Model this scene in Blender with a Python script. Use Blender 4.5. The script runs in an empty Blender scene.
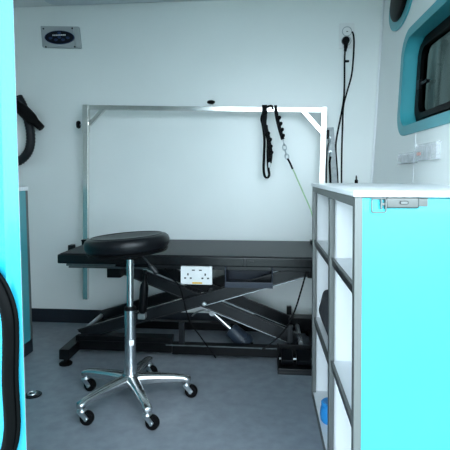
import bpy, bmesh, math, random
from mathutils import Vector, Matrix, Euler
random.seed(4)
R = math.radians
scn = bpy.context.scene
COL = scn.collection

# ------------------------------------------------------------------ camera
EYE = Vector((0, 0, 0.90))
YAW, PITCH, ROLL, SHIFT = 5.08, 1.2, 0.0, -0.091
CR = (Matrix.Rotation(R(YAW), 3, 'Z') @ Matrix.Rotation(R(90 - PITCH), 3, 'X')
      @ Matrix.Rotation(R(ROLL), 3, 'Z'))
cam = bpy.data.cameras.new('camera')
cam.sensor_width = 36; cam.lens = 36; cam.shift_y = SHIFT
cam.clip_start = 0.02
co = bpy.data.objects.new('camera', cam); COL.objects.link(co)
co.matrix_world = Matrix.Translation(EYE) @ CR.to_4x4()
scn.camera = co


def ray(px, py):
    return CR @ Vector(((px - 225) / 450, -(py - 225) / 450 + SHIFT, -1))


def U(px, py, y):                       # point at depth y (along the room) seen at a pixel
    d = ray(px, py)
    return EYE + d * (y / d.y)


def F(px, py, z=0):                     # point at height z
    d = ray(px, py)
    return EYE + d * ((z - EYE.z) / d.z)


# ------------------------------------------------------------------ materials
MATS = {}


def mat(name, col, rough=.5, metal=0, noise=0, nscale=20, bump=0, bscale=60, spec=.5, aniso=None, coat=0):
    m = bpy.data.materials.new(name); m.use_nodes = True
    nt = m.node_tree; b = nt.nodes['Principled BSDF']
    b.inputs['Base Color'].default_value = (*col, 1)
    b.inputs['Roughness'].default_value = rough
    b.inputs['Metallic'].default_value = metal
    b.inputs['Specular IOR Level'].default_value = spec
    b.inputs['Coat Weight'].default_value = coat
    tc = nt.nodes.new('ShaderNodeTexCoord')
    src = tc.outputs['Object']
    if aniso:
        mp = nt.nodes.new('ShaderNodeMapping'); mp.inputs['Scale'].default_value = aniso
        nt.links.new(src, mp.inputs['Vector']); src = mp.outputs['Vector']
    nz = nt.nodes.new('ShaderNodeTexNoise'); nz.inputs['Scale'].default_value = nscale
    nz.inputs['Detail'].default_value = 6
    nt.links.new(src, nz.inputs['Vector'])
    mr = nt.nodes.new('ShaderNodeMapRange')
    mr.inputs['From Min'].default_value = .3; mr.inputs['From Max'].default_value = .7
    mr.inputs['To Min'].default_value = 1 - noise; mr.inputs['To Max'].default_value = 1 + noise
    nt.links.new(nz.outputs['Fac'], mr.inputs['Value'])
    mx = nt.nodes.new('ShaderNodeVectorMath'); mx.operation = 'SCALE'
    mx.inputs[0].default_value = col
    nt.links.new(mr.outputs['Result'], mx.inputs['Scale'])
    nt.links.new(mx.outputs['Vector'], b.inputs['Base Color'])
    if bump:
        n2 = nt.nodes.new('ShaderNodeTexNoise'); n2.inputs['Scale'].default_value = bscale
        n2.inputs['Detail'].default_value = 4
        nt.links.new(src, n2.inputs['Vector'])
        bp = nt.nodes.new('ShaderNodeBump'); bp.inputs['Strength'].default_value = bump
        bp.inputs['Distance'].default_value = .004
        nt.links.new(n2.outputs['Fac'], bp.inputs['Height'])
        nt.links.new(bp.outputs['Normal'], b.inputs['Normal'])
    MATS[name] = m
    return m


M_wall = mat('white wall panel', (.83, .862, .845), .32, noise=.015, nscale=3, bump=.03, bscale=8)
M_ceil = mat('ceiling panel', (.66, .70, .71), .45, noise=.02, nscale=3)
M_hatch = mat('ceiling hatch grey', (.52, .58, .63), .4, noise=.02)
M_floor = mat('blue grey vinyl floor', (.235, .265, .30), .42, noise=.13, nscale=22, bump=.10, bscale=120, spec=.5)
M_base = mat('navy cove base', (.013, .018, .026), .5, noise=.1, spec=.35)
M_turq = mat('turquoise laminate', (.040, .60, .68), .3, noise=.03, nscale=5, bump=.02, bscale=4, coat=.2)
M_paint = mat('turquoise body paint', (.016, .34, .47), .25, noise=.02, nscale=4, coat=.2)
M_wtrim_shade = mat('turquoise window trim and shaded cabinet', (.05, .33, .38), .35, noise=.03, nscale=6)
M_black = mat('black powder coat', (.003, .0035, .0042), .35, noise=.2, nscale=40, bump=.02, bscale=300, spec=.15)
M_gblack = mat('dark grey powder coat', (.005, .006, .0075), .28, noise=.15, nscale=30, spec=.4)
M_top = mat('ribbed black rubber top', (.006, .007, .009), .42, noise=.2, nscale=30, bump=.15, bscale=40, aniso=(1, 14, 1), spec=.3)
M_slab = mat('table edge vinyl', (.004, .0045, .0055), .24, noise=.15, nscale=20, spec=.4)
M_vinyl = mat('black vinyl upholstery', (.004, .0045, .006), .36, noise=.15, nscale=30, bump=.06, bscale=120, spec=.28)
M_rubber = mat('black rubber', (.0025, .0025, .003), .55, noise=.2, nscale=50, spec=.12)
M_seal = mat('black rubber seal', (.0015, .0018, .002), .4, noise=.15, nscale=30, spec=.05)
M_chrome = mat('polished aluminium', (.60, .62, .63), .26, 1, noise=.05, nscale=30)
M_steel = mat('polished steel tube', (.72, .71, .68), .20, 1, noise=.06, nscale=20, aniso=(1, 1, .1))
M_alu = mat('brushed aluminium', (.17, .18, .175), .5, .7, noise=.06, nscale=60, aniso=(1, 1, .05))
M_zinc = mat('zinc plated steel', (.60, .64, .66), .36, 1, noise=.1, nscale=60)
M_lam = mat('white laminate', (.82, .84, .85), .35, noise=.015, nscale=8)
M_plast = mat('white plastic', (.80, .81, .80), .35, noise=.01)
M_gplast = mat('grey plastic', (.40, .43, .44), .45, noise=.03)
M_dblue = mat('dark blue display', (.002, .003, .008), .3, noise=.1, spec=.3)
M_blue = mat('blue button', (.008, .030, .11), .4, noise=.1)
M_mark = mat('white print', (.75, .78, .8), .5)
M_yel = mat('yellow label', (.85, .50, .03), .5, noise=.05)
M_dark = mat('black hole plastic', (.012, .012, .013), .5)
M_strap = mat('black nylon webbing', (.0035, .0035, .0045), .75, noise=.3, nscale=200, bump=.2, bscale=400, spec=.2)
M_green = mat('pale green cord', (.42, .62, .34), .5, noise=.1, nscale=80)
M_tray = mat('navy steel tray', (.020, .028, .044), .4, noise=.1, spec=.35)
M_cloth = mat('charcoal cloth', (.022, .021, .026), .85, noise=.25, nscale=60, bump=.4, bscale=80)
M_bluep = mat('blue plastic', (.02, .25, .62), .35, noise=.05)
M_pvc = mat('grey sealant strip', (.30, .29, .28), .55, noise=.1)
M_hose = mat('dark ribbed hose', (.008, .010, .013), .45, noise=.2, nscale=60, spec=.3)
M_ground = mat('outdoor concrete', (.31, .36, .32), .8, noise=.15, nscale=2, bump=.2, bscale=20)
M_lchrome = mat('latch steel', (.13, .135, .13), .42, .9, noise=.08, nscale=40)
M_wrail = mat('perforated grey rail', (.34, .37, .38), .45, .2, noise=.15, nscale=60)
M_highlight = mat('painted arm highlight', (.45, .48, .5), .35, .8, noise=.15, nscale=60)  # pale colour for highlights painted along the scissor arms
M_motor = mat('navy motor housing', (.020, .030, .046), .4, noise=.1, spec=.35)
M_lever = mat('black nylon lever', (.012, .013, .015), .45, noise=.1)
M_sticker = mat('white sticker', (.85, .85, .85), .5)
M_rail = mat('galvanised grey rail', (.07, .085, .09), .45, .4, noise=.2, nscale=60)


def glassy(name, tint, gloss=.12, streak=0, haze=0):
    m = bpy.data.materials.new(name); m.use_nodes = True
    nt = m.node_tree; nt.nodes.clear()
    o = nt.nodes.new('ShaderNodeOutputMaterial')
    t = nt.nodes.new('ShaderNodeBsdfTransparent'); t.inputs['Color'].default_value = (*tint, 1)
    g = nt.nodes.new('ShaderNodeBsdfGlossy'); g.inputs['Roughness'].default_value = .05
    mix = nt.nodes.new('ShaderNodeMixShader'); mix.inputs['Fac'].default_value = gloss
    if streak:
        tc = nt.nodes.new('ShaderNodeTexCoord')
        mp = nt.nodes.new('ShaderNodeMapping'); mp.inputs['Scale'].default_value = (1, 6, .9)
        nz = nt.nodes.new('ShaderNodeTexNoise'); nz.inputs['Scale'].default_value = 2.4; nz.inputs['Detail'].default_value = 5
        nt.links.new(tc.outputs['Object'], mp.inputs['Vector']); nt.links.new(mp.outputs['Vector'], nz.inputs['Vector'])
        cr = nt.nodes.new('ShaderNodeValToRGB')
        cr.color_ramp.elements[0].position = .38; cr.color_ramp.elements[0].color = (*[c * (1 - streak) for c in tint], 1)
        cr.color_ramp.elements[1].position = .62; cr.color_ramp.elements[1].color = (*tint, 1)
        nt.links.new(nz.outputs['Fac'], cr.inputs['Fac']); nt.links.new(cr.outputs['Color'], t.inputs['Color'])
    nt.links.new(t.outputs[0], mix.inputs[1]); nt.links.new(g.outputs[0], mix.inputs[2])
    last = mix
    if haze:
        d = nt.nodes.new('ShaderNodeBsdfDiffuse'); d.inputs['Color'].default_value = (.85, .88, .9, 1)
        m2 = nt.nodes.new('ShaderNodeMixShader'); m2.inputs['Fac'].default_value = haze
        nt.links.new(mix.outputs[0], m2.inputs[1]); nt.links.new(d.outputs[0], m2.inputs[2]); last = m2
    nt.links.new(last.outputs[0], o.inputs['Surface'])
    return m


M_glass = glassy('tinted window glass', (.10, .125, .12), .05, streak=.40)  # streaks painted into the tint stand in for blurred reflections
M_clear = glassy('clear acrylic', (.99, .99, .99), .04, haze=.25)


# ------------------------------------------------------------------ mesh helpers
class MB:
    def __init__(s):
        s.bm = bmesh.new()

    def _merge(s, b):
        me = bpy.data.meshes.new('t'); b.to_mesh(me); b.free(); s.bm.from_mesh(me); bpy.data.meshes.remove(me)
        return s

    def box(s, x0, x1, y0, y1, z0, z1, bev=.002, seg=2, mtx=None):
        b = bmesh.new(); bmesh.ops.create_cube(b, size=1)
        sx, sy, sz = x1 - x0, y1 - y0, z1 - z0
        for v in b.verts:
            v.co = Vector(((x0 + x1) / 2 + v.co.x * sx, (y0 + y1) / 2 + v.co.y * sy, (z0 + z1) / 2 + v.co.z * sz))
        if bev:
            bev = min(bev, .45 * min(abs(sx), abs(sy), abs(sz)))
            bmesh.ops.bevel(b, geom=b.edges[:], offset=bev, segments=seg, profile=.5, affect='EDGES')
        if mtx: b.transform(mtx)
        return s._merge(b)

    def bar(s, p, q, w, h, bev=.002, up=(0, 0, 1)):      # box section from p to q; w sideways, h along up
        p, q = Vector(p), Vector(q); d = q - p; L = d.length; d.normalize()
        side = d.cross(Vector(up)); side.normalize(); u = side.cross(d)
        m = Matrix((side, d, u)).transposed().to_4x4(); m.translation = (p + q) / 2
        return s.box(-w / 2, w / 2, -L / 2, L / 2, -h / 2, h / 2, bev, 2, m)

    def cyl(s, p, q, r, r2=None, seg=24, bev=.0):
        p, q = Vector(p), Vector(q); d = q - p; L = d.length
        b = bmesh.new()
        bmesh.ops.create_cone(b, cap_ends=True, segments=seg, radius1=r, radius2=r if r2 is None else r2, depth=L)
        if bev:
            es = [e for e in b.edges if len([f for f in e.link_faces if len(f.verts) > 4]) == 1]
            bmesh.ops.bevel(b, geom=es, offset=bev, segments=2, profile=.5, affect='EDGES')
        m = d.to_track_quat('Z', 'Y').to_matrix().to_4x4(); m.translation = (p + q) / 2
        b.transform(m)
        return s._merge(b)

    def lathe(s, prof, loc=(0, 0, 0), axis=(0, 0, 1), seg=40):       # prof: list of (radius, height)
        b = bmesh.new(); rings = []
        for r, h in prof:
            if r < 1e-6: rings.append([b.verts.new((0, 0, h))])
            else: rings.append([b.verts.new((r * math.cos(2 * math.pi * k / seg), r * math.sin(2 * math.pi * k / seg), h)) for k in range(seg)])
        for a, c in zip(rings, rings[1:]):
            for k in range(seg):
                k2 = (k + 1) % seg
                if len(a) == 1 and len(c) == 1: continue
                if len(a) == 1: b.faces.new((a[0], c[k2], c[k]))
                elif len(c) == 1: b.faces.new((a[k], a[k2], c[0]))
                else: b.faces.new((a[k], a[k2], c[k2], c[k]))
        bmesh.ops.recalc_face_normals(b, faces=b.faces[:])
        m = Vector(axis).to_track_quat('Z', 'Y').to_matrix().to_4x4(); m.translation = Vector(loc)
        b.transform(m)
        return s._merge(b)

    def tube(s, pts, r, seg=10, closed=False, smooth=6, flat=None, ribs=0):   # flat=(w,h,axis): strap section
        pts = [Vector(p) for p in pts]
        if smooth: pts = spline(pts, smooth, closed)
        n = len(pts); b = bmesh.new(); rings = []
        up = None
        for i, p in enumerate(pts):
            a = pts[(i - 1) % n] if (closed or i > 0) else p
            c = pts[(i + 1) % n] if (closed or i < n - 1) else p
            t = (c - a).normalized()
            if up is None:
                up = Vector((0, 0, 1)) if abs(t.z) < .9 else Vector((0, 1, 0))
            if flat: up = Vector(flat[2])
            x = t.cross(up)
            if x.length < 1e-5: x = t.orthogonal()
            x.normalize(); u = x.cross(t).normalized()
            if not flat: up = u
            ring = []
            rr = r[i * (len(r) - 1) // max(1, n - 1)] if isinstance(r, (list, tuple)) else r
            if ribs: rr = rr * (1 + .07 * (1 if i % 2 else -1))
            if flat:
                w, h = flat[0] / 2, flat[1] / 2
                for (k1, k2) in ((1, 1), (-1, 1), (-1, -1), (1, -1)):
                    ring.append(b.verts.new(p + u * (w * k1) + x * (h * k2)))
            else:
                for k in range(seg):
                    an = 2 * math.pi * k / seg
                    ring.append(b.verts.new(p + x * (rr * math.cos(an)) + u * (rr * math.sin(an))))
            rings.append(ring)
        m = len(rings[0])
        for i in range(n if closed else n - 1):
            a, c = rings[i], rings[(i + 1) % n]
            for k in range(m):
                b.faces.new((a[k], a[(k + 1) % m], c[(k + 1) % m], c[k]))
        if not closed:
            b.faces.new(rings[0]); b.faces.new(rings[-1][::-1])
        bmesh.ops.recalc_face_normals(b, faces=b.faces[:])
        return s._merge(b)

    def prism(s, loop, fn, d0, d1, bev=0):       # 2-D loop extruded from depth d0 to d1; fn(a,b,d)->point
        b = bmesh.new()
        A = [b.verts.new(fn(x, y, d0)) for x, y in loop]; B = [b.verts.new(fn(x, y, d1)) for x, y in loop]
        b.faces.new(A); b.faces.new(B[::-1]); n = len(loop)
        for k in range(n): b.faces.new((A[k], B[k], B[(k + 1) % n], A[(k + 1) % n]))
        bmesh.ops.recalc_face_normals(b, faces=b.faces[:])
        if bev:
            es = [e for e in b.edges if any(len(f.verts) > 4 for f in e.link_faces)]
            bmesh.ops.bevel(b, geom=es, offset=bev, segments=2, profile=.5, affect='EDGES')
        return s._merge(b)

    def ring(s, outer, inner, fn, d0, d1):       # frame between two loops of equal length
        b = bmesh.new(); n = len(outer)
        o0 = [b.verts.new(fn(x, y, d0)) for x, y in outer]; o1 = [b.verts.new(fn(x, y, d1)) for x, y in outer]
        i0 = [b.verts.new(fn(x, y, d0)) for x, y in inner]; i1 = [b.verts.new(fn(x, y, d1)) for x, y in inner]
        for k in range(n):
            j = (k + 1) % n
            b.faces.new((o0[k], o0[j], i0[j], i0[k])); b.faces.new((o1[k], i1[k], i1[j], o1[j]))
            b.faces.new((o0[k], o1[k], o1[j], o0[j])); b.faces.new((i0[k], i0[j], i1[j], i1[k]))
        bmesh.ops.recalc_face_normals(b, faces=b.faces[:])
        return s._merge(b)

    def build(s, name, m, parent=None, sharp=38, subsurf=0):
        org = Vector((0, 0, 0))
        if parent is not None:
            p = parent
            while p is not None: org += p.location; p = p.parent
        for v in s.bm.verts: v.co -= org
        for f in s.bm.faces: f.smooth = True
        for e in s.bm.edges:
            if len(e.link_faces) != 2 or e.calc_face_angle(0) > R(sharp): e.smooth = False
        me = bpy.data.meshes.new(name); s.bm.to_mesh(me); s.bm.free()
        me.materials.append(m)
        o = bpy.data.objects.new(name, me); COL.objects.link(o)
        if parent is not None: o.parent = parent
        if not subsurf:
            md = o.modifiers.new('w', 'WEIGHTED_NORMAL'); md.keep_sharp = True; md.weight = 90
        if subsurf:
            md = o.modifiers.new('s', 'SUBSURF'); md.levels = md.render_levels = subsurf
        return o


def spline(p, n, closed=False):
    out = []; N = len(p)
    if N < 3: return p
    for i in range(N if closed else N - 1):
        if closed: a, b, c, d = p[(i - 1) % N], p[i], p[(i + 1) % N], p[(i + 2) % N]
        else: a, b, c, d = p[max(i - 1, 0)], p[i], p[i + 1], p[min(i + 2, N - 1)]
        for k in range(n):
            t = k / n
            out.append(.5 * ((2 * b) + (c - a) * t + (2 * a - 5 * b + 4 * c - d) * t * t + (3 * b - a - 3 * c + d) * t ** 3))
    if not closed: out.append(p[-1])
    return out


def rrect(x0, x1, y0, y1, r, n=8):
    out = []
    for cx, cy, a0 in ((x1 - r, y1 - r, 0), (x0 + r, y1 - r, 90), (x0 + r, y0 + r, 180), (x1 - r, y0 + r, 270)):
        for k in range(n + 1):
            a = R(a0 + 90 * k / n); out.append((cx + r * math.cos(a), cy + r * math.sin(a)))
    return out


def ellipse(cx, cy, a, b, n=40):
    return [(cx + a * math.cos(2 * math.pi * k / n), cy + b * math.sin(2 * math.pi * k / n)) for k in range(n)]


def tag(o, label, cat, group=None):
    o['label'] = label; o['category'] = cat
    if group: o['group'] = group
    return o


def thing(name, loc, label, cat, group=None):
    o = bpy.data.objects.new(name, None); COL.objects.link(o)
    o.location = loc; o.empty_display_size = .1
    return tag(o, label, cat, group)


def struct(o):
    o['kind'] = 'structure'; return o


def back(a, b, d): return Vector((a, d, b))            # loops in the back-wall plane (x, z) with depth y


# ------------------------------------------------------------------ setting
YB = 2.63      # back wall
ZC = 1.915     # ceiling
XL = -1.60


def WX(z): return .612 + .057 * (z - .9)


def rw(a, b, d): return Vector((WX(b) + d, a, b))      # right wall: a along the room, b height, d outwards


struct(MB().box(XL - .06, .75, .62, YB + .06, -.06, 0, 0).build('floor', M_floor))
struct(MB().box(XL - .06, .76, .62, YB + .06, ZC, ZC + .05, 0).build('ceiling', M_ceil))
struct(MB().box(XL - .06, .76, YB, YB + .05, 0, ZC, 0).build('wall_back', M_wall))
struct(MB().box(XL - .05, XL, .62, YB, 0, ZC, 0).build('wall_left', M_wall))
# front wall of the body beside and over the open doorway
DX0, DX1, DZ = -.47, .60, 1.74
mb = MB(); mb.box(XL - .05, DX0, .66, .72, 0, ZC, 0); mb.box(DX0, .70, .66, .72, DZ, ZC, 0)
struct(mb.build('wall_front', M_wall))
# right wall with the window opening
WIN = dict(y0=1.05, y1=2.19, z0=1.074, z1=1.555)
hole = rrect(WIN['y0'] + .03, WIN['y1'] - .035, WIN['z0'] + .035, WIN['z1'] - .035, .09)
b = bmesh.new()
outer = [(.62, 0), (YB, 0), (YB, ZC), (.62, ZC)]
ov = [b.verts.new(rw(x, y, 0)) for x, y in outer]; hv = [b.verts.new(rw(x, y, 0)) for x, y in hole]
es = [b.edges.new((ov[k], ov[(k + 1) % 4])) for k in range(4)] + [b.edges.new((hv[k], hv[(k + 1) % len(hv)])) for k in range(len(hv))]
bmesh.ops.triangle_fill(b, use_beauty=True, use_dissolve=False, edges=es)
g = bmesh.ops.extrude_face_region(b, geom=b.faces[:])
for v in g['geom']:
    if isinstance(v, bmesh.types.BMVert): v.co.x += .05
bmesh.ops.recalc_face_normals(b, faces=b.faces[:])
mb = MB(); mb._merge(b); struct(mb.build('wall_right', M_wall, sharp=20))

mb = MB(); mb.box(XL, .60, YB - .012, YB, 0, .082, .004); struct(mb.build('baseboard_back', M_base))
mb = MB(); mb.box(XL, XL + .012, .72, YB - .012, 0, .082, .004); struct(mb.build('baseboard_left', M_base))
mb = MB(); mb.prism([(.75, .0), (YB - .012, .0), (YB - .012, .082), (.75, .082)], rw, -.012, -.0005); struct(mb.build('baseboard_right', M_base))
# seam between two wall panels on the right
mb = MB(); mb.prism([(1.925, .1), (1.935, .1), (1.935, 1.08), (1.925, 1.08)], rw, -.0015, .002); struct(mb.build('trim_1', M_lam))
# corner bead
mb = MB(); mb.bar((WX(.1) - .006, YB - .006, .09), (WX(1.88) - .006, YB - .006, 1.88), .012, .012, .004, up=(0, 1, 0)); struct(mb.build('trim_2', M_lam))
# exterior ground
g = MB().box(-14, 14, -16, 12, -.62, -.55, 0).build('ground', M_ground); struct(g)

# window in the right wall
win = struct(bpy.data.objects.new('window_1', None)); COL.objects.link(win); win.location = (WX(1.3), 1.6, 1.3)
n = 10
fo = rrect(WIN['y0'], WIN['y1'], WIN['z0'], WIN['z1'], .11, n)
fi = rrect(WIN['y0'] + .04, WIN['y1'] - .04, WIN['z0'] + .042, WIN['z1'] - .042, .085, n)
MB().ring(fo, fi, rw, -.008, .0).build('window_trim', M_wtrim_shade, win)
fi2 = rrect(WIN['y0'] + .036, WIN['y1'] - .036, WIN['z0'] + .038, WIN['z1'] - .038, .087, n)
MB().ring(fi2, fi, rw, -.002, .075).build('window_reveal', M_wtrim_shade, win)
gi = rrect(WIN['y0'] + .12, WIN['y1'] - .12, WIN['z0'] + .095, WIN['z1'] - .095, .05, n)
wf = MB(); wf.ring(fi, gi, rw, .060, .075)
gi0 = rrect(WIN['y0'] + .075, WIN['y1'] - .075, WIN['z0'] + .07, WIN['z1'] - .07, .06, n)
wf.ring(gi0, gi, rw, .045, .075)
wf.build('window_frame', M_seal, win)
gl = rrect(WIN['y0'] + .115, WIN['y1'] - .115, WIN['z0'] + .09, WIN['z1'] - .09, .05, n)
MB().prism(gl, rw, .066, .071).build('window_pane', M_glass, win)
mb = MB(); mb.prism(rrect(1.985, 2.085, 1.293, 1.306, .005, 4), rw, .046, .060); mb.prism(rrect(2.06, 2.09, 1.28, 1.32, .005, 4), rw, .040, .055)
mb.build('latch', M_black, win)

# dark oval vent above the window
vent = thing('oval_vent', rw(2.28, 1.76, 0), 'black domed oval vent in a turquoise surround, above and beyond the window', 'vent')
MB().prism(ellipse(2.27, 1.755, .20, .145), rw, -.008, 0).build('vent_surround', M_wtrim_shade, vent)
b = MB(); E = [(1, -.008), (1, -.014), (.94, -.020), (.8, -.024), (.4, -.027), (0.02, -.028)]
bb = bmesh.new(); rings = [[bb.verts.new(rw(*p, d)) for p in ellipse(2.275, 1.765, .145 * k, .112 * k)] for k, d in E]
for A, B in zip(rings, rings[1:]):
    for k in range(40): bb.faces.new((A[k], A[(k + 1) % 40], B[(k + 1) % 40], B[k]))
bb.faces.new(rings[-1]); bmesh.ops.recalc_face_normals(bb, faces=bb.faces[:]); b._merge(bb)
b.build('vent_cover', M_seal, vent)

# ceiling hatch
hx0, hx1 = -1.27, -.50
hatch = MB().prism(rrect(hx0, hx1, 1.75, 2.60, .06), lambda a, b, d: Vector((a, b, d)), ZC - .012, ZC, .004).build('ceiling_hatch', M_hatch)
tag(hatch, 'shallow grey rounded panel set in the ceiling against the back wall', 'ceiling panel')

# ------------------------------------------------------------------ open doorway edge: door_1
dr = struct(bpy.data.objects.new('door_1', None)); COL.objects.link(dr); dr.location = (-.47, .7, 0)
YD = .70
tr, br_ = U(11.5, 0, YD), U(25.0, 450, YD)
mb = MB(); bb = bmesh.new()
# section of the body-coloured door edge (offset from its inner edge, depth)
sec = [(-.03, .03), (-.006, .006), (0, .004), (-.004, 0), (-.012, -.001), (-.0165, -.004), (-.019, -.008), (-.026, -.006), (-.05, -.002), (-.09, .004), (-.25, .008), (-.27, .014), (-.27, .03)]
def edge_x(z): return br_.x + (tr.x - br_.x) * (z - br_.z) / (tr.z - br_.z)
levels = [-.25, 0, .3, .5, .7, .9, 1.1, 1.3, 1.66]
rg = [[bb.verts.new((edge_x(z) + a, YD + d, z)) for a, d in sec] for z in levels]
for A, B in zip(rg, rg[1:]):
    for k in range(len(sec)): bb.faces.new((A[k], A[(k + 1) % len(sec)], B[(k + 1) % len(sec)], B[k]))
bb.faces.new(rg[0]); bb.faces.new(rg[-1][::-1]); bmesh.ops.recalc_face_normals(bb, faces=bb.faces[:]); mb._merge(bb)
mb.build('door_edge', M_paint, dr, sharp=50)
mb = MB(); mb.bar((edge_x(-.25) - .0105, YD + .012, -.25), (edge_x(1.66) - .0105, YD + .012, 1.66), .010, .010, .002, up=(0, 1, 0)); mb.build('weather_strip', M_pvc, dr)
YS = YD - .012
path = [(-40, 262), (-20, 266), (-6, 280), (3, 298), (8, 318), (9, 345), (8.5, 380), (10.2, 412), (10.4, 430), (7, 450), (-1, 470), (-20, 484), (-40, 488), (-70, 486), (-86, 468), (-90, 430), (-90, 320), (-86, 282), (-68, 264)]
path = [(x + 1.2, y) for x, y in path]
P = [U(x, y, YS) for x, y in path]
mb = MB(); mb.tube(P, .0120, 16, smooth=8, closed=True)
mb.tube([U(x + 7.0, y - 1.5, YS - .004) for x, y in path], .0032, 10, smooth=8, closed=True)
mb.tube([U(x - 5.5, y + 1.5, YS - .007) for x, y in path], .0036, 10, smooth=8, closed=True)
mb.build('rubber_seal', M_seal, dr)

# ------------------------------------------------------------------ left cabinet
ca = F(33.0, 351, 0)
CX, CY = ca.x, ca.y
lc = thing('storage_cabinet', (CX - .2, CY - .3, 0), 'turquoise storage cabinet with silver corner trim by the left wall', 'cabinet')
topz = U(27.5, 190.5, CY).z
lean = U(27.5, 190.5, CY).x - CX
def lx(z): return CX + lean * z / topz
bb = bmesh.new()
def hexa(pts):
    b = bmesh.new(); v = [b.verts.new(p) for p in pts]
    for f in ((0, 1, 2, 3), (7, 6, 5, 4), (0, 4, 5, 1), (1, 5, 6, 2), (2, 6, 7, 3), (3, 7, 4, 0)): b.faces.new([v[i] for i in f])
    bmesh.ops.recalc_face_normals(b, faces=b.faces[:]); return b
def wedge(xa, z0, z1, y0, y1, off=0):
    return hexa([(xa, y0, z0), (lx(z0) + off, y0, z0), (lx(z0) + off, y1, z0), (xa, y1, z0), (xa, y0, z1), (lx(z1) + off, y0, z1), (lx(z1) + off, y1, z1), (xa, y1, z1)])
mb = MB(); mb._merge(wedge(XL + .013, .065, topz, 1.35, CY - .02)); mb.build('body', M_wtrim_shade, lc)  # same turquoise as the right cabinet, its shade put into a darker colour
mb = MB(); mb._merge(wedge(XL + .013, 0, .065, 1.35, CY)); mb.build('plinth', M_base, lc)
mb = MB(); mb.bar((lx(.065) - .008, CY - .01, .066), (lx(topz) - .008, CY - .01, topz), .02, .02, .003, up=(0, 1, 0)); mb.build('corner_trim', M_alu, lc)
lt = MB().box(XL + .002, lx(topz) + .004, 1.33, CY + .004, topz, topz + .022, .004).build('worktop', M_lam)
tag(lt, 'short white worktop slab on the turquoise cabinet beside the open door edge', 'worktop')

# ------------------------------------------------------------------ control panel on the back wall
pc = U(61, 38, YB)
cp = thing('control_panel', (pc.x, YB, pc.z), 'grey wall control box with a dark blue oval display, high on the left', 'control panel')
q = [U(42, 27, YB), U(80, 27.5, YB), U(82.2, 49, YB), U(44, 48, YB)]
def quad(pts, y0, y1, m, name, par, bev=.004):
    b = bmesh.new(); A = [b.verts.new((p.x, y0, p.z)) for p in pts]; B = [b.verts.new((p.x, y1, p.z)) for p in pts]
    b.faces.new(A); b.faces.new(B[::-1]); n = len(pts)
    for k in range(n): b.faces.new((A[k], A[(k + 1) % n], B[(k + 1) % n], B[k]))
    bmesh.ops.recalc_face_normals(b, faces=b.faces[:])
    bmesh.ops.bevel(b, geom=b.edges[:], offset=bev, segments=2, profile=.5, affect='EDGES')
    mb = MB(); mb._merge(b); return mb.build(name, m, par)
quad(q, YB - .022, YB + .003, M_gplast, 'case', cp)
fp = [U(42.2, 27.3, YB - .02), U(74, 27.3, YB - .02), U(76, 48.6, YB - .02), U(44.2, 47.6, YB - .02)]
quad(fp, YB - .03, YB - .02, M_gplast, 'front_plate', cp, .002)
oc = U(59.7, 37.6, YB - .03); ow = (U(74.6, 37.6, YB - .03) - U(45, 37.6, YB - .03)).length / 2; oh = .0405
def tilt(a, b, d): return Vector((a + .03 * (oc.z - b), d, b - .02 * (a - oc.x)))
disp = MB().prism(ellipse(oc.x, oc.z, ow, oh), tilt, YB - .034, YB - .029).build('display', M_dblue, cp)
mb = MB().ring(ellipse(oc.x, oc.z, ow, oh), ellipse(oc.x, oc.z, ow * .96, oh * .93), tilt, YB - .0355, YB - .033); mb.build('display_rim', M_blue, disp)
mb = MB()
for k in range(8): mb.box(oc.x - .043 + k * .0105, oc.x - .035 + k * .0105, YB - .0352, YB - .0338, oc.z + .010, oc.z + .017, 0)
mb.build('lettering', M_mark, disp)
for (dx, dz) in ((-.055, -.004), (.052, -.003), (-.022, -.014), (.022, -.014), (0, .026), (0, .0)):
    MB().prism(ellipse(oc.x + dx, oc.z + dz, .011, .007, 20), tilt, YB - .037, YB - .033).build('button', M_blue, disp)
for (px, py) in ((43.6, 28.8), (72.3, 28.4), (46, 47), (74.8, 46.8)):
    p = U(px, py, YB - .03); mb = MB(); mb.cyl((p.x, YB - .033, p.z), (p.x, YB - .028, p.z), .0048, seg=14); mb.build('screw', M_dark, cp)

# ------------------------------------------------------------------ dryer hose
yh = YB - .055
hs = thing('dryer_hose', U(20, 125, YB - .04), 'black dryer hose with nozzle hung on the back wall beside the door edge', 'hose')
hp = [U(x, y, yh) for x, y in ((18, 97), (22, 104), (27, 117), (30.3, 130), (30.6, 143), (27.5, 153), (20, 160.5), (10, 163), (0, 158), (-8, 145), (-8, 125), (0, 106), (10, 98))]
mb = MB(); mb.tube(hp, .0255, 16, smooth=8, ribs=1); mb.build('hose', M_hose, hs, sharp=60)
n0, n1 = U(15, 103, yh - .03), U(41.9, 128.3, yh - .02)
dn = (n1 - n0); Ln = dn.length
mb = MB(); mb.lathe([(0, 0), (.022, 0), (.028, .02), (.035, .05), (.037, .09), (.033, Ln * .62), (.024, Ln * .76), (.021, Ln * .99), (.018, Ln), (0, Ln)], n0, dn); mb.build('nozzle', M_rubber, hs)
hk = U(4, 112, yh)
mb = MB(); mb.cyl((hk.x, YB, hk.z - .03), (hk.x, yh - .04, hk.z - .03), .008); mb.box(hk.x - .03, hk.x + .03, YB - .006, YB, hk.z - .06, hk.z + .02, .002); mb.build('wall_bracket', M_zinc, hs)

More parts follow.
